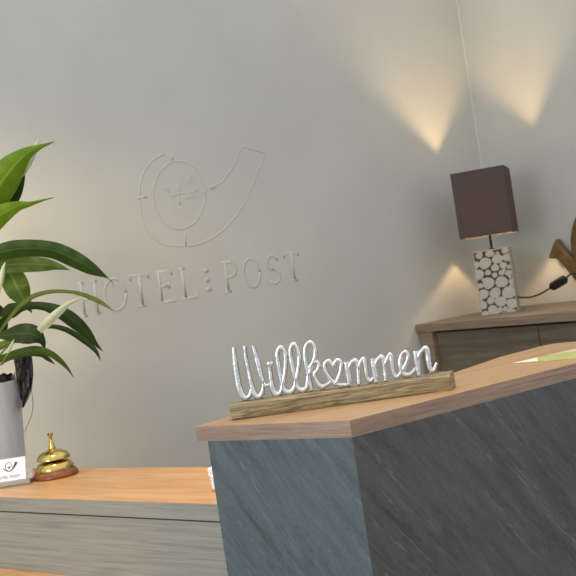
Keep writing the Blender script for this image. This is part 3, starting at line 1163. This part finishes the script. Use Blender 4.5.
def leaf(name, pts, mat, fold=.25, tilt=0.0, wave=0.0, stem=True, n=7, base=None, sw=.0028):
    """pts: (x, y, Z, half width in pixels); blade spanned across the line of sight, V folded"""
    mid = catmull([(p[0], p[1], p[2] * 100) for p in pts], n)
    hw = [max(0.05, q.x) for q in catmull([(p[3], 0, 0) for p in pts], n)]
    m_ = len(mid)
    acc = [0.0]
    for i in range(1, m_):
        acc.append(acc[-1] + (mid[i].xy - mid[i - 1].xy).length)
    tot = max(acc[-1], 1e-6)
    cs = [-1, -.66, -.33, 0, .33, .66, 1]
    vs, fc, uv = [], [], []
    for i, c in enumerate(mid):
        t = (mid[min(i + 1, m_ - 1)].xy - mid[max(i - 1, 0)].xy)
        t = t.normalized() if t.length > 1e-6 else Vector((1, 0))
        nrm = Vector((-t.y, t.x))
        Z = c.z / 100
        for s in cs:
            w = hw[i] * s
            dzv = (-fold * (1 - abs(s) ** 1.4) + tilt * s) * hw[i] / F * Z
            dzv += wave * hw[i] / F * Z * math.sin(acc[i] * .35 + (1.5 if s > 0 else 0)) * abs(s)
            vs.append(PZ(c.x + nrm.x * w, c.y + nrm.y * w, Z + dzv))
            uv.append((s, acc[i] / tot * (tot / 90.0)))
    k = len(cs)
    for i in range(m_ - 1):
        for j in range(k - 1):
            fc.append((i * k + j, i * k + j + 1, (i + 1) * k + j + 1, (i + 1) * k + j))
    mb = MB().add(vs, fc, uv)
    o = mb.build(name, mat, plant, smooth=True, fix=False)
    if stem:
        b = PZ(pts[0][0], pts[0][1], pts[0][2])
        d1 = PZ(pts[1][0], pts[1][1], pts[1][2]) - b
        e = SOILC + Vector((random.uniform(-.05, .05), random.uniform(-.05, .05), 0)) if base is None else base
        c2 = b - d1.normalized() * min(.08, (b - e).length * .4)
        c3 = e + Vector((0, 0, (b.z - e.z) * .45 + .02))
        bz_ = []
        for kk in range(13):
            tt = kk / 12
            bz_.append(b * (1 - tt) ** 3 + c2 * 3 * tt * (1 - tt) ** 2 + c3 * 3 * tt * tt * (1 - tt) + e * tt ** 3)
        st = MB().tube(bz_, [sw * (1 + .4 * kk / 12) for kk in range(13)], 8)
        me_o = st.build('leaf_stalk', STEM, plant, smooth=True)
        me_o.parent = o
    return o


LF_ = [
    # upper big leaves
    ([(-42, 232, 3.36, 2), (-25, 212, 3.33, 14), (-5, 190, 3.31, 18), (12, 168, 3.30, 14), (26, 154, 3.30, 6.8), (40, 147, 3.31, 2.6), (55, 141.5, 3.32, .2)], LEAF_L, .35, .5),
    ([(-30, 228, 3.40, 4), (-8, 212, 3.39, 12), (8, 196, 3.38, 12), (18, 182, 3.37, 7), (25, 166, 3.37, .3)], LEAF_D, .3, .3),
    ([(-40, 245, 3.32, 2), (-18, 228, 3.29, 13), (2, 214, 3.27, 10), (17, 206.5, 3.26, 5.5), (30, 204, 3.26, 2.5), (42, 200.5, 3.27, 1.2), (54, 197.5, 3.28, .3)], LEAF_L, .3, .5),
    # big dark arching leaf and lighter one beneath
    ([(-30, 270, 3.30, 2), (-12, 257, 3.26, 7), (10, 250, 3.23, 9), (32, 248, 3.21, 8.5), (54, 250.5, 3.2, 8.5), (74, 259, 3.2, 8.5), (90, 268, 3.2, 6.5), (101, 274, 3.21, 3), (107, 277.5, 3.215, .8), (112, 282, 3.22, .3), (114, 288, 3.22, .1)], 'split', .35, .4),
    ([(-18, 274, 3.36, 3), (2, 266, 3.33, 7.5), (22, 264, 3.31, 8.5), (42, 264.5, 3.3, 7), (56, 266, 3.3, 4), (70, 270, 3.3, .2)], LEAF_M, .3, -.3),
    ([(4, 262, 3.42, 4), (11, 275, 3.40, 11.5), (18, 289, 3.38, 12.5), (25, 301, 3.38, 7), (32, 313, 3.38, .3)], LEAF_M, .25, .2),
    # long thin yellowing leaf
    ([(-2, 334, 3.26, 1.0), (8, 320, 3.22, 1.6), (20, 306, 3.2, 2.2), (34, 296, 3.18, 2.4), (52, 291.5, 3.17, 2.0), (70, 291.8, 3.16, 1.7), (84, 295, 3.16, 2.2), (98, 301, 3.16, 2.4), (108, 307, 3.16, 1.2), (114, 311.5, 3.16, .2)], LEAF_Y, .2, .4),
    # dark leaf below it
    ([(2, 317, 3.34, 3), (11, 311, 3.31, 7.5), (24, 306.5, 3.29, 4.2), (42, 306, 3.27, 4.2), (60, 312, 3.25, 6.5), (75, 322, 3.25, 7), (87, 333, 3.26, 5), (95, 343, 3.27, 2.4), (103, 351.5, 3.28, .2)], LEAF_D, .3, .3),
    # narrow dark drooping leaf
    ([(36, 330, 3.36, 1.2), (52, 326.5, 3.34, 2.2), (68, 330.5, 3.33, 2.8), (84, 340.5, 3.33, 3), (95, 350, 3.33, 2.2), (101, 361, 3.33, .2)], LEAF_D, .25, .2),
    # broad leaf in front, lower left
    ([(-6, 336, 3.22, 1), (8, 335, 3.18, 6), (22, 333.5, 3.16, 10), (34, 335, 3.16, 9.5), (42, 341, 3.17, 4), (45, 350, 3.18, .2)], LEAF_D, .2, -.5),
    # lowest leaves
    ([(-14, 362, 3.24, 3), (4, 358, 3.2, 4), (20, 353, 3.18, 4.5), (36, 350, 3.17, 4.2), (50, 353.5, 3.17, 3.4), (61, 361.5, 3.18, 2.6), (68, 369, 3.19, 1.4), (73.5, 377.5, 3.2, .2)], LEAF_M, .25, .3),
    ([(30, 355, 3.3, 1), (41, 355.5, 3.28, 1.6), (48, 359, 3.28, 2), (55, 364.5, 3.28, .2)], LEAF_D, .2, .2),
    ([(-16, 352, 3.26, 3), (0, 346, 3.25, 4), (14, 341, 3.24, 2.4), (24, 343.5, 3.24, .3)], LEAF_Y, .2, .3),
    # others hidden beyond the frame, filling the crown
    ([(-40, 300, 3.36, 4), (-62, 285, 3.33, 14), (-84, 288, 3.3, 14), (-106, 304, 3.3, 8), (-122, 322, 3.3, .3)], LEAF_D, .3, .3),
    ([(-40, 280, 3.40, 4), (-52, 252, 3.40, 15), (-66, 226, 3.4, 15), (-84, 204, 3.42, 8), (-98, 190, 3.44, .3)], LEAF_M, .3, .3),
    ([(-20, 318, 3.42, 4), (-8, 312, 3.45, 10), (0, 322, 3.48, 9), (6, 336, 3.5, .4)], LEAF_D, .3, .3),
]
for k, (pts, mat, fo, ti) in enumerate(LF_):
    leaf('leaf', pts, LEAF_S if mat == 'split' else mat, fo, ti, wave=.12)
# white flowers (spathes)
leaf('flower', [(19, 179, 3.35, 1.5), (24, 170, 3.35, 3.6), (30, 159, 3.35, 4.0), (35.5, 147, 3.35, 3.0), (39.7, 137.3, 3.35, .2)], SPATHE, .6, .3, base=SOILC)
leaf('flower', [(39, 331, 3.14, 3.2), (47, 323, 3.13, 4.6), (58, 312.5, 3.13, 4.0), (70, 303, 3.13, 2.2), (84, 297.5, 3.14, .4)], SPATHE, .5, .3, base=SOILC, stem=False)
leaf('flower', [(0, 288, 3.2, 1.5), (1.5, 278, 3.2, 2.6), (3, 269, 3.2, 2), (5.5, 262, 3.2, .3)], SPATHE, .5, .3, base=SOILC)
leaf('flower', [(8, 353, 3.12, 1.2), (10, 348, 3.12, 1.8), (12.5, 343, 3.12, 1.2), (14, 339, 3.12, .2)], SPATHE, .5, .3, base=SOILC)

# ------------------------------------------------------------------ light


def area(name, loc, to, size, power, col, sy=None):
    l = bpy.data.lights.new(name, 'AREA')
    l.energy = power
    l.color = col
    l.size = size
    if sy:
        l.shape = 'RECTANGLE'
        l.size_y = sy
    o = bpy.data.objects.new(name, l)
    COL.objects.link(o)
    o.location = loc
    d = Vector(to) - Vector(loc)
    o.rotation_euler = d.to_track_quat('-Z', 'Y').to_euler()
    return o


def spot(name, loc, to, ang, power, col, blend=.6, r=.03):
    l = bpy.data.lights.new(name, 'SPOT')
    l.energy = power
    l.color = col
    l.spot_size = R(ang)
    l.spot_blend = blend
    l.shadow_soft_size = r
    o = bpy.data.objects.new(name, l)
    COL.objects.link(o)
    o.location = loc
    d = Vector(to) - Vector(loc)
    o.rotation_euler = d.to_track_quat('-Z', 'Y').to_euler()
    return o


WARM = (1.0, .70, .42)
bp_ = bpy.data.lights.new('bulb_light', 'POINT')
bp_.energy = 27.0
bp_.color = (1.0, .66, .33)
bp_.shadow_soft_size = .03
bo = bpy.data.objects.new('bulb_light', bp_)
COL.objects.link(bo)
bo.parent = lamp
bo.location = (0, 0, SZ0 + .125)
area('window_light', (-2.6, -0.4, 2.0), (0.2, 2.6, 1.0), 1.6, 55, (.82, .92, 1.0), 1.4)
spot('counter_spot', (.25, 2.35, 2.95), (.3, 2.3, HC), 62, 56, WARM, .8)
spot('desk_spot', (-.75, 2.75, 2.95), (-.75, 3.0, HD), 56, 80, WARM, .8)
spot('wall_spot', (-1.75, 2.3, 2.2), (-1.15, 4.0, 1.45), 52, 150, (1, .70, .40), .9, .22)

w = bpy.data.worlds.new('world')
sc.world = w
w.use_nodes = True
nt = w.node_tree
bg = nt.nodes['Background']
tc = N(nt, 'ShaderNodeTexCoord')
sx = N(nt, 'ShaderNodeSeparateXYZ')
nt.links.new(tc.outputs['Generated'], sx.inputs[0])
rp = ramp(nt, [(0.0, (.16, .145, .13)), (0.40, (.36, .36, .37)), (0.55, (.62, .63, .65)), (1.0, (.95, .96, 1.0))])
mr = N(nt, 'ShaderNodeMapRange')
mr.inputs['From Min'].default_value = -1
nt.links.new(sx.outputs['Z'], mr.inputs['Value'])
nt.links.new(mr.outputs['Result'], rp.inputs['Fac'])
nt.links.new(rp.outputs['Color'], bg.inputs['Color'])
bg.inputs['Strength'].default_value = 1.25

sc.view_settings.view_transform = 'Standard'
sc.view_settings.look = 'None'
sc.view_settings.exposure = 0.0
